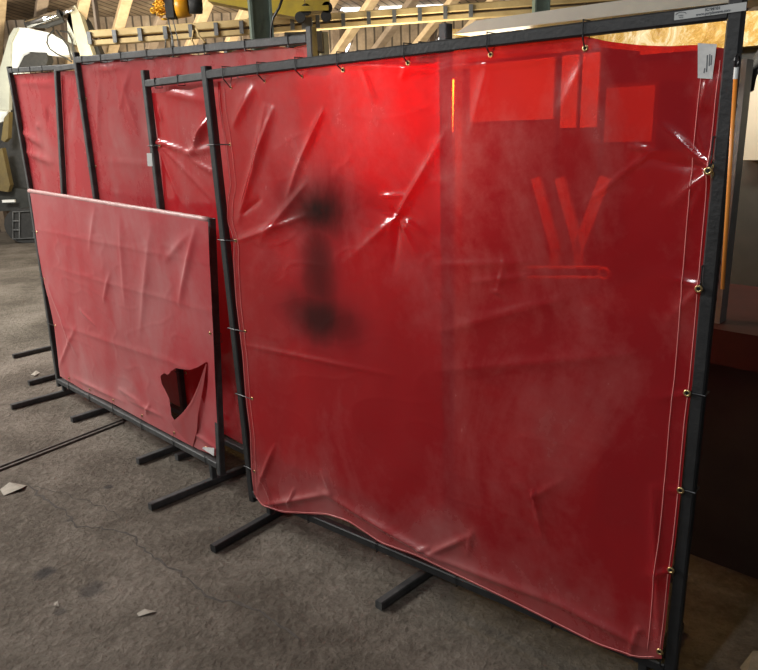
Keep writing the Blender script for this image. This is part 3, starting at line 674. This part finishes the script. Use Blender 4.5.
M['plaster'] = plain('pale_whitewashed_brick', (.50, .47, .43), (.36, .33, .30), rough=.8, scale=1.2)
bm = BM(); box(bm, (-9.1, 5, 2.2), .2, 22, 4.4); tag(link('wall_left_reflector', bm, M['plaster']), kind='structure')  # unseen wall added so the films pick up a pale haze
# far wall, roof
YB = 13.0
def planks():
    m, nt, out = new_mat('old_roof_boards')
    tc = N(nt, 'ShaderNodeTexCoord'); b = N(nt, 'ShaderNodeBsdfPrincipled', Roughness=.8)
    mp = N(nt, 'ShaderNodeMapping'); mp.inputs['Rotation'].default_value = (0, 0, .5); L(nt, tc.outputs['Object'], mp.inputs['Vector'])
    w = N(nt, 'ShaderNodeTexWave', Scale=2.4, Distortion=.6, Detail=2); w.bands_direction = 'X'; L(nt, mp.outputs['Vector'], w.inputs['Vector'])
    n = N(nt, 'ShaderNodeTexNoise', Scale=1.4, Detail=6, Roughness=.7); L(nt, tc.outputs['Object'], n.inputs['Vector'])
    r = ramp(nt, n.outputs['Fac'], [(.35, (.15, .115, .085)), (.55, (.34, .26, .18)), (.7, (.50, .42, .32))])
    r2 = ramp(nt, w.outputs['Fac'], [(.04, g(.25)), (.16, g(1))])
    mx = N(nt, 'ShaderNodeMix', data_type='RGBA', blend_type='MULTIPLY'); mx.inputs[0].default_value = 1
    L(nt, r.outputs['Color'], mx.inputs[6]); L(nt, r2.outputs['Color'], mx.inputs[7]); L(nt, mx.outputs[2], b.inputs['Base Color'])
    L(nt, b.outputs['BSDF'], out.inputs['Surface']); return m
M['planks'] = planks()
bm = BM(); box(bm, (0, YB + .1, 2.2), 26, .2, 4.4); tag(link('wall_back', bm, M['planks']), kind='structure')
bm = BM(); slab(bm, [Vector((-13, YB, 3.5)), Vector((13, YB, 3.5)), Vector((13, -4, 6.4)), Vector((-13, -4, 6.4))], Vector((0, 0, .15)))
ceil = tag(link('ceiling', bm, M['planks']), kind='structure')
# rafters and braces: each its own timber under the roof
for i in range(24):
    x = -7.5 + i * .62; bm = BM()
    z0 = 3.15 + .06 * math.sin(i * 2.1)
    a = Vector((x, YB - .25, 2.62)); b = Vector((x + .95, YB - 1.6, 3.62))
    bar(bm, a, b, .09, .16); link('rafter', bm, M['wood_light' if i % 3 else 'wood_grey'], ceil)
for i in range(9):
    bm = BM(); x = -6.5 + i * 1.5; bar(bm, (x, YB - .1, 0), (x, YB - .1, 3.45), .16, .16); link('stud', bm, M['wood_grey'], ceil)
bm = BM(); bar(bm, (-12, YB - .3, 2.55), (12, YB - .3, 2.5), .12, .1); link('purlin', bm, M['wood_light'], ceil)
bm = BM(); bar(bm, (-12, YB - .5, 2.3), (12, YB - .5, 2.32), .07, .08); link('purlin', bm, M['wood_grey'], ceil)

# skylights in the far roof and gaps of daylight
day = emit('daylight', (1, .97, .9), 3.2)
for k, (x0, y0, x1, y1) in enumerate(((336, 18, 362, 4), (375, 16, 405, 2), (412, 14, 446, 1), (330, 57, 352, 42), (436, 40, 447, 30), (500, 14, 560, -6))):
    bm = BM(); Y = YB - .06; P4 = [ony(x0, y0, Y), ony(x1 - 6, y0, Y), ony(x1, y1, Y), ony(x0 + 6, y1, Y)]
    slab(bm, P4, Vector((0, .04, 0))); w = tag(link('window_%d' % (k + 1), bm, day), kind='structure')
    bm = BM(); tube(bm, P4, .03, 6, closed=True); link('window_frame', bm, M['wood_grey'], w)

# runway beam: two-ledged timber with joint plates
YR = 9.0
a, b = ony(92, 40, YR), ony(470, 13, YR); ex = (b - a); a0, b0 = a - ex * .35, b + ex * .5
a0 = a
rb = empty('runway_beam', ((a.x + b.x) / 2, YR, a.z), 0); tag(rb, 'long pale yellow double timber beam running across the building under the roof', 'beam')
hgt = (ony(200, 24, YR) - ony(200, 36, YR)).length
bm = BM(); bar(bm, a0 + UP * hgt * .45, b0 + UP * hgt * .45, hgt * .62, .12); link('upper_timber', bm, M['beam'], rb)
bm = BM(); bar(bm, a0 - UP * hgt * .28, b0 - UP * hgt * .28, hgt * .45, .10); link('lower_timber', bm, M['beam'], rb)
bm = BM(); bar(bm, a0 + UP * hgt * .08 + Vector((0, .03, 0)), b0 + UP * hgt * .08 + Vector((0, .03, 0)), hgt * .5, .03); link('web', bm, M['wood_grey'], rb)
for t in [k / 15 for k in range(16)]:
    p = a.lerp(b, t); bm = BM(); box(bm, p + UP * hgt * .1 + Vector((0, -.075, 0)), .045, .03, hgt * 1.05); link('joint_plate', bm, M['graymetal'] if k % 2 else M['wood_grey'], rb)
bm = BM(); box(bm, ony(308, 25, YR) + Vector((0, -.13, 0)), .12, .1, .12); link('junction_box', bm, M['graymetal'], rb)
# brackets up to the roof so that it hangs
bm = BM()
for t in (.02, .5, 1.3): p = a + ex * t; bar(bm, p, p + UP * 1.0, .05, .05)
link('hanger', bm, M['wood_grey'], rb)

# green steel column
YC = 7.6
c0, c1 = ony(250, 30, YC), ony(273, 30, YC); cx = (c0.x + c1.x) / 2; cw = c1.x - c0.x
ct = empty('steel_column', (cx, YC, 0), .25); tag(ct, 'grey-green steel H column rising behind the screens', 'column')
ux_, uy_ = Vector((math.cos(.25), math.sin(.25), 0)), Vector((-math.sin(.25), math.cos(.25), 0))
for sgn in (-1, 1):
    bm = BM(); box(bm, Vector((cx, YC, 2.35)) + ux_ * sgn * cw * .42, cw * .1, cw * .9, 4.7, ux_, uy_); link('flange', bm, M['green'], ct)
bm = BM(); box(bm, Vector((cx, YC, 2.35)) + uy_ * 0, cw * .8, cw * .12, 4.7, ux_, uy_); link('web', bm, M['green'], ct)
bm = BM(); box(bm, Vector((cx, YC, .01)), cw * 1.6, cw * 1.6, .02, ux_, uy_); link('base_plate', bm, M['green'], ct)
bm = BM(); tube(bm, [ony(x, y, 7.4) for x, y in ((284, -6), (279, 8), (273, 18), (271, 30), (271, 50), (273, 70))], .012, 6); tag(rebase(link('cable', bm, M['tie'], None, True)), 'dark cable hanging beside the green column', 'cable')

c0, c1 = ony(533, 10, 8.6), ony(549, 10, 8.6); cx2 = (c0.x + c1.x) / 2; cw2 = c1.x - c0.x
ct2 = empty('steel_column', (cx2, 8.6, 0), .1); tag(ct2, 'grey-green steel column standing beyond the cream overhead arm', 'column')
for sgn in (-1, 1):
    bm = BM(); box(bm, Vector((cx2 + sgn * cw2 * .42, 8.6, 2.1)), cw2 * .1, cw2 * .9, 4.2); link('flange', bm, M['green'], ct2)
bm = BM(); box(bm, Vector((cx2, 8.6, 2.1)), cw2 * .8, cw2 * .12, 4.2); link('web', bm, M['green'], ct2)
# yellow jib crane girder and trolley
jb = empty('crane_girder', ony(260, 12, 8.3), 0); tag(jb, 'yellow overhead crane girder with trolley, cut by the top edge', 'crane')
g0, g1, g2 = ony(204, -7, 8.3), ony(208, 1, 8.3), ony(296, 17, 8.3)
bm = BM(); slab(bm, [g1, g2, ony(306, 12, 8.3), ony(304, 0, 8.3), ony(300, -14, 8.3), ony(190, -14, 8.3), g0], Vector((0, .25, 0))); link('girder', bm, M['yellowpaint'], jb)
bm = BM(); box(bm, ony(315, 10, 8.3), .3, .25, .05); box(bm, ony(318, 4, 8.3), .25, .2, .08); link('trolley', bm, M['yellowpaint'], jb)
for x, y in ((300, 17), (326, 16), (306, 9), (327, 7)):
    bm = BM(); p = ony(x, y, 8.2); tube(bm, [p, p + Vector((0, .08, 0))], .055, 14); link('wheel', bm, M['rubber'], jb)
bm = BM(); bar(bm, ony(222, -6, 8.5), ony(222, -6, 8.5) + UP * .7, .1, .1); bar(bm, ony(316, 0, 8.4), ony(316, 0, 8.4) + UP * .7, .06, .06); link('hanger', bm, M['yellowpaint'], jb)

# chain hoist
ho = empty('chain_hoist', ony(178, 8, 8.0), 0); tag(ho, 'orange and yellow electric chain hoist hanging at the top left', 'hoist')
p, q = ony(179, 7, 8.0), ony(189, 6, 8.0)
bm = BM(); tube(bm, [p - Vector((.02, 0, 0)), p + Vector((.03, 0, 0)), q], .11, 20, r1=.1); link('motor', bm, M['hoist'], ho, True)
bm = BM(); c = ony(191, 6, 7.95); tube(bm, [c - Vector((.02, .02, 0)), c + Vector((.1, .03, 0))], .075, 16); link('end_bell', bm, M['rubber'], ho, True)
bm = BM(); c = ony(171, 8, 8.0); box(bm, c, .08, .16, .2); box(bm, c + Vector((.05, 0, .02)), .1, .12, .12); link('gearbox', bm, M['rubber'], ho)
bm = BM(); rnd = random.Random(3); c = ony(162, 5, 8.0)
for k in range(60):
    d = Vector((rnd.gauss(0, .05), rnd.gauss(0, .04), rnd.gauss(0, .06))); torus(bm, c + d, (rnd.uniform(-1, 1), rnd.uniform(-1, 1), rnd.uniform(-1, 1)), .025, .008, 10, 5)
tag(link('chain_pile', bm, M['chain'], ho, True), kind='stuff')
for dx in (.02, .07):
    bm = BM(); c2 = ony(164, 12, 8.0) + Vector((dx, 0, 0)); tube(bm, [c2, c2 - UP * .25 + Vector((.04, 0, 0)), c2 - UP * .5 + Vector((.05, 0, 0))], .006, 5); link('chain', bm, M['graymetal'], ho)
bm = BM(); bar(bm, ony(176, 2, 8.0), ony(176, 2, 8.0) + UP * .8, .03, .03); link('hook', bm, M['graymetal'], ho)

# bundle of pale pipes / wires hanging past the beam
for k, (pts, r) in enumerate((([(196, 28), (199, 36), (205, 42), (203, 52)], .012), ([(193, 30), (192, 40), (196, 50)], .009), ([(166, 36), (165, 50)], .006), ([(172, 36), (173, 50)], .014))):
    bm = BM(); tube(bm, [ony(x, y, 8.8) for x, y in pts], r, 6)
    tag(rebase(link('hanging_cable', bm, M['beam' if k < 2 else 'graymetal'], None, True)), ('pale cable looped down right of the hoist', 'pale cable hanging just left of the looped one', 'thin grey wire dangling under the chain hoist', 'grey conduit dropping beside the thin wire')[k], 'cable')

# dark lamp box at the tall screen's right end
wl = empty('work_light', ony(303, 46, 3.6), 0); tag(wl, 'black work light on a post at the right end of the tall rail', 'lamp')
bm = BM(); box(bm, ony(305, 43, 3.6), .17, .12, .085); link('housing', bm, M['black'], wl)
for x in (294, 298):
    bm = BM(); c = ony(x, 40.5, 3.53); tube(bm, [c, c + Vector((0, .02, 0))], .011, 12); link('lens', bm, M['white'], wl)
bm = BM(); p = ony(312, 44, 3.6); bar(bm, p, Vector((p.x, p.y, 0)), .05, .05); link('post', bm, M['black'], wl)
bm = BM(); box(bm, (p.x, p.y, .012), .4, .4, .024); link('base', bm, M['black'], wl)
bm = BM(); p = ony(321, 46, 5.5); bar(bm, Vector((p.x, p.y, 0)), Vector((p.x, p.y, p.z + .09)), .09, .09); tag(rebase(link('timber_post', bm, M['tan'])), 'pale post standing right of the black work light', 'post')

# ------------------------------------------------------------------ excavator at the far left
ex_y = onz(20, 242).y; print('excavator Y', ex_y)
E_ = lambda x, y, d=0: ony(x, y, ex_y + d)
exv = empty('mini_excavator', E_(18, 242) * 1.0, 0); exv.location.z = 0; tag(exv, 'white and tan compact excavator parked behind the screens at the left', 'excavator')
bm = BM(); slab(bm, [E_(x, y, .1) for x, y in ((8, 78), (10, 40), (13, 31), (17, 27.5), (28, 28), (50, 33), (66, 42), (72, 54), (58, 56), (47, 55), (47, 53), (30, 52), (22, 70), (20, 78))], Vector((0, .28, 0))); link('boom', bm, M['white'], exv)
bm = BM(); slab(bm, [E_(x, y, .05) for x, y in ((-2, 110), (0, 68), (9, 36), (14, 28), (18, 28), (11, 42), (9, 110))], Vector((0, .1, 0))); link('boom_rib', bm, M['creamy_panel'], exv)
bm = BM(); slab(bm, [E_(x, y) for x, y in ((70, 8), (75, 5), (80, 14), (95, 62), (82, 62), (74, 35), (67, 20))], Vector((0, .16, 0))); link('stick', bm, M['tan'], exv)
bm = BM(); slab(bm, [E_(x, y, .2) for x, y in ((78, 12), (86, 20), (104, 62), (92, 62))], Vector((0, .2, 0))); link('stick_rear_plate', bm, M['rubber'], exv)
bm = BM(); tube(bm, [E_(27, 24, -.05), E_(60, 13.5, -.05)], .055, 14); cy = link('cylinder', bm, M['chrome'], exv, True)
bm = BM(); tube(bm, [E_(60, 14, -.05), E_(74, 9, -.05)], .032, 12); link('piston_rod', bm, M['chrome'], cy, True)
bm = BM(); torus(bm, E_(60, 14, -.05), (E_(60, 13.5) - E_(27, 24)), .055, .018); link('collar', bm, M['rubber'], cy, True)
bm = BM(); slab(bm, [E_(x, y, 0) for x, y in ((24, 19), (28, 24), (44, 24), (62, 18), (64, 22), (46, 28), (28, 27), (24, 25))], Vector((0, .06, 0))); link('hose_guard', bm, M['rubber'], exv)
bm = BM(); tube(bm, [E_(x, y, -.06) for x, y in ((54, 30), (48, 36), (47, 43), (50, 49), (57, 54), (66, 58), (72, 62))], .012, 6); link('hose', bm, M['rubber'], exv, True)
bm = BM(); tube(bm, [E_(x, y, -.06) for x, y in ((56, 30), (62, 38), (68, 46), (72, 60))], .014, 6); link('hose', bm, M['rubber'], exv, True)
bm = BM(); tube(bm, [E_(x, y, -.05) for x, y in ((60, 31), (68, 32), (72, 40), (74, 56))], .014, 6); link('hose', bm, M['rubber'], exv, True)
bm = BM(); slab(bm, [E_(x, y) for x, y in ((67, 20), (70, 8), (74, 35), (76, 45), (68, 42))], Vector((0, .1, 0))); link('pivot_plate', bm, M['creamy_panel'], exv)
bm = BM(); slab(bm, [E_(x, y, .05) for x, y in ((18, 68), (24, 56), (30, 53), (46, 53), (48, 60), (44, 70))], Vector((0, .2, 0))); link('counterweight', bm, M['rubber'], exv)
# cab and machinery beside the screen's edge
bm = BM(); slab(bm, [E_(x, y, .3) for x, y in ((-30, 196), (-30, 90), (14, 90), (30, 196))], Vector((0, .8, 0))); link('cab', bm, M['rubber'], exv)
bm = BM(); slab(bm, [E_(x, y, .1) for x, y in ((-6, 92), (9, 92), (7, 120), (-4, 124))], Vector((0, .1, 0))); link('windscreen', bm, M['white'], exv)
bm = BM(); slab(bm, [E_(x, y, .0) for x, y in ((1, 140), (4, 118), (9, 112), (8, 138), (4, 142))], Vector((0, .12, 0))); link('door_pillar', bm, M['rampaint'], exv)
bm = BM(); slab(bm, [E_(x, y, -.05) for x, y in ((-6, 190), (-4, 150), (2, 148), (10, 185), (8, 192))], Vector((0, .12, 0))); link('ram_arm', bm, M['rampaint'], exv)
bm = BM(); slab(bm, [E_(x, y, .1) for x, y in ((-20, 212), (-20, 184), (30, 190), (33, 210))], Vector((0, .9, 0))); link('deck', bm, M['darkmachine'], exv)
bm = BM(); c = E_(9, 201, -.02); box(bm, c, .2, .04, .04); link('headlight', bm, M['white'], exv)
# track
bm = BM(); c = E_(14, 225, -.15); rnd = []
xs = E_(4, 225, -.15).x, E_(40, 225, -.15).x; zt, zb = E_(14, 209, -.15).z, 0.005; R = (zt - zb) / 2; ring = []
for k in range(12): a = math.pi / 2 + math.pi * k / 11; ring.append((xs[0] + R + R * math.cos(a), zb + R + R * math.sin(a)))
ring += [(xs[1] + .6, zb), (xs[1] + .6, zt)]
slab(bm, [Vector((x, ex_y - .15, z)) for x, z in ring], Vector((0, .45, 0))); tk = link('track', bm, M['rubber'], exv)
bm = BM(); p = [E_(x, y, -.17) for x, y in ((13, 239), (13, 212), (32, 211), (34, 238))]; tube(bm, p, .014, 6, closed=True); 
for y in (221, 230): tube(bm, [E_(13, y, -.17), E_(19, y, -.17)], .012, 6)
tube(bm, [E_(19.5, 212, -.17), E_(19.5, 239, -.17)], .012, 6)
link('track_frame', bm, M['graymetal'], tk)

# ------------------------------------------------------------------ litter
def scrap(pix, label, h=.004, name='paper_scrap', mat='scrap'):
    bm = BM(); P = [onz(*p) for p in pix]; c = sum(P, Vector()) / len(P)
    vs0 = [bm.verts.new(p + UP * (.001 + (h * 2 if i % 2 else 0))) for i, p in enumerate(P)]; vs1 = [bm.verts.new(v.co + UP * .002) for v in vs0]
    n = len(P); bm.faces.new(vs0[::-1]); bm.faces.new(vs1)
    for i in range(n): bm.faces.new((vs0[i], vs0[(i + 1) % n], vs1[(i + 1) % n], vs1[i]))
    tag(rebase(link(name, bm, M[mat])), label, 'litter')
scrap([(0, 490), (10, 485), (27, 486), (22, 491), (4, 496)], 'crumpled pale paper scrap on the floor at the left edge', h=.006)
scrap([(137, 614), (145, 611), (157, 612), (150, 615), (139, 617)], 'tiny pale sliver of litter on the foreground floor', h=.003)
scrap([(31, 375), (36, 372), (40, 373), (35, 377)], 'small brown leaf of litter between the left feet', h=.004)
scrap([(54, 604), (58, 603), (59, 607), (55, 608)], 'small pebble of litter left of the pale sliver', h=.003)
scrap([(740, 668), (752, 658), (775, 652), (790, 665), (770, 685), (745, 685)], 'pale crumpled rag on the floor in the bottom right corner', h=.012, name='rag')

# ------------------------------------------------------------------ light
wd = bpy.data.worlds.new('world'); SC.world = wd; wd.use_nodes = True
bg = wd.node_tree.nodes['Background']; bg.inputs['Color'].default_value = (.95, .95, 1, 1); bg.inputs['Strength'].default_value = .16
def area(name, loc, aim, sx, sy, power, col=(1, 1, 1)):
    d = bpy.data.lights.new(name, 'AREA'); d.shape = 'RECTANGLE'; d.size = sx; d.size_y = sy; d.energy = power; d.color = col
    o = bpy.data.objects.new(name, d); COL.objects.link(o); o.location = loc
    o.rotation_euler = (Vector(aim) - Vector(loc)).to_track_quat('-Z', 'Y').to_euler(); return o
area('left_key_light', (-5.6, 3.0, 3.7), (-.6, 2.9, .9), 2.2, .5, 185, (1, .98, .95))  # unseen key light added from the left; no door is modelled
area('left_floor_fill', (-5.6, 5.6, 4.6), (-5.0, 5.6, 0), 1.6, 2.4, 520, (1, .97, .92))  # unseen light added overhead to brighten the floor at left
area('rear_glint_light', (-2.6, -1.5, 4.4), (0, 2.3, 1.7), .14, 1.0, 17, (.95, .98, 1)).data.spread = math.radians(70)  # unseen light added behind the camera for glints on the folds
area('left_wall_fill', (-7.0, 2.5, 4.5), (-9, 3.5, 1.5), 5, .3, 200, (1, .97, .92))  # added to brighten the left wall that the films mirror
area('far_bay_lamp', (-2, 9.5, 1.9), (-1, 12.6, 3.1), 6, .6, 330, (1, .88, .66))
area('excavator_light', (-5.6, 6.6, 4.2), (-5.0, 9.8, 2.0), 1.5, 1, 140, (1, .96, .88))  # area light out of view, aimed at the excavator
area('bay_lamp', W(-.9, -3.6, 2.9), W(-1.0, -4.6, 2.6), 2.0, .2, 26, (1, .9, .7))
area('machine_lamp', W(-1.2, -2.4, 2.5), W(-1.25, -3.6, 1.5), 1.2, .15, 20, (1, .9, .75)).data.spread = math.radians(110)
area('aisle_lamp', W(-1.68, -2.35, 1.85), W(-1.66, -1.8, 1.72), .3, .15, 5.5, (1, .88, .7)).data.spread = math.radians(85)

SC.view_settings.view_transform = 'Standard'; SC.view_settings.look = 'None'; SC.view_settings.gamma = 1; SC.view_settings.use_curve_mapping = False
SC.view_settings.exposure = 0.0
try: SC.cycles.max_bounces = 10; SC.cycles.transparent_max_bounces = 24
except Exception: pass
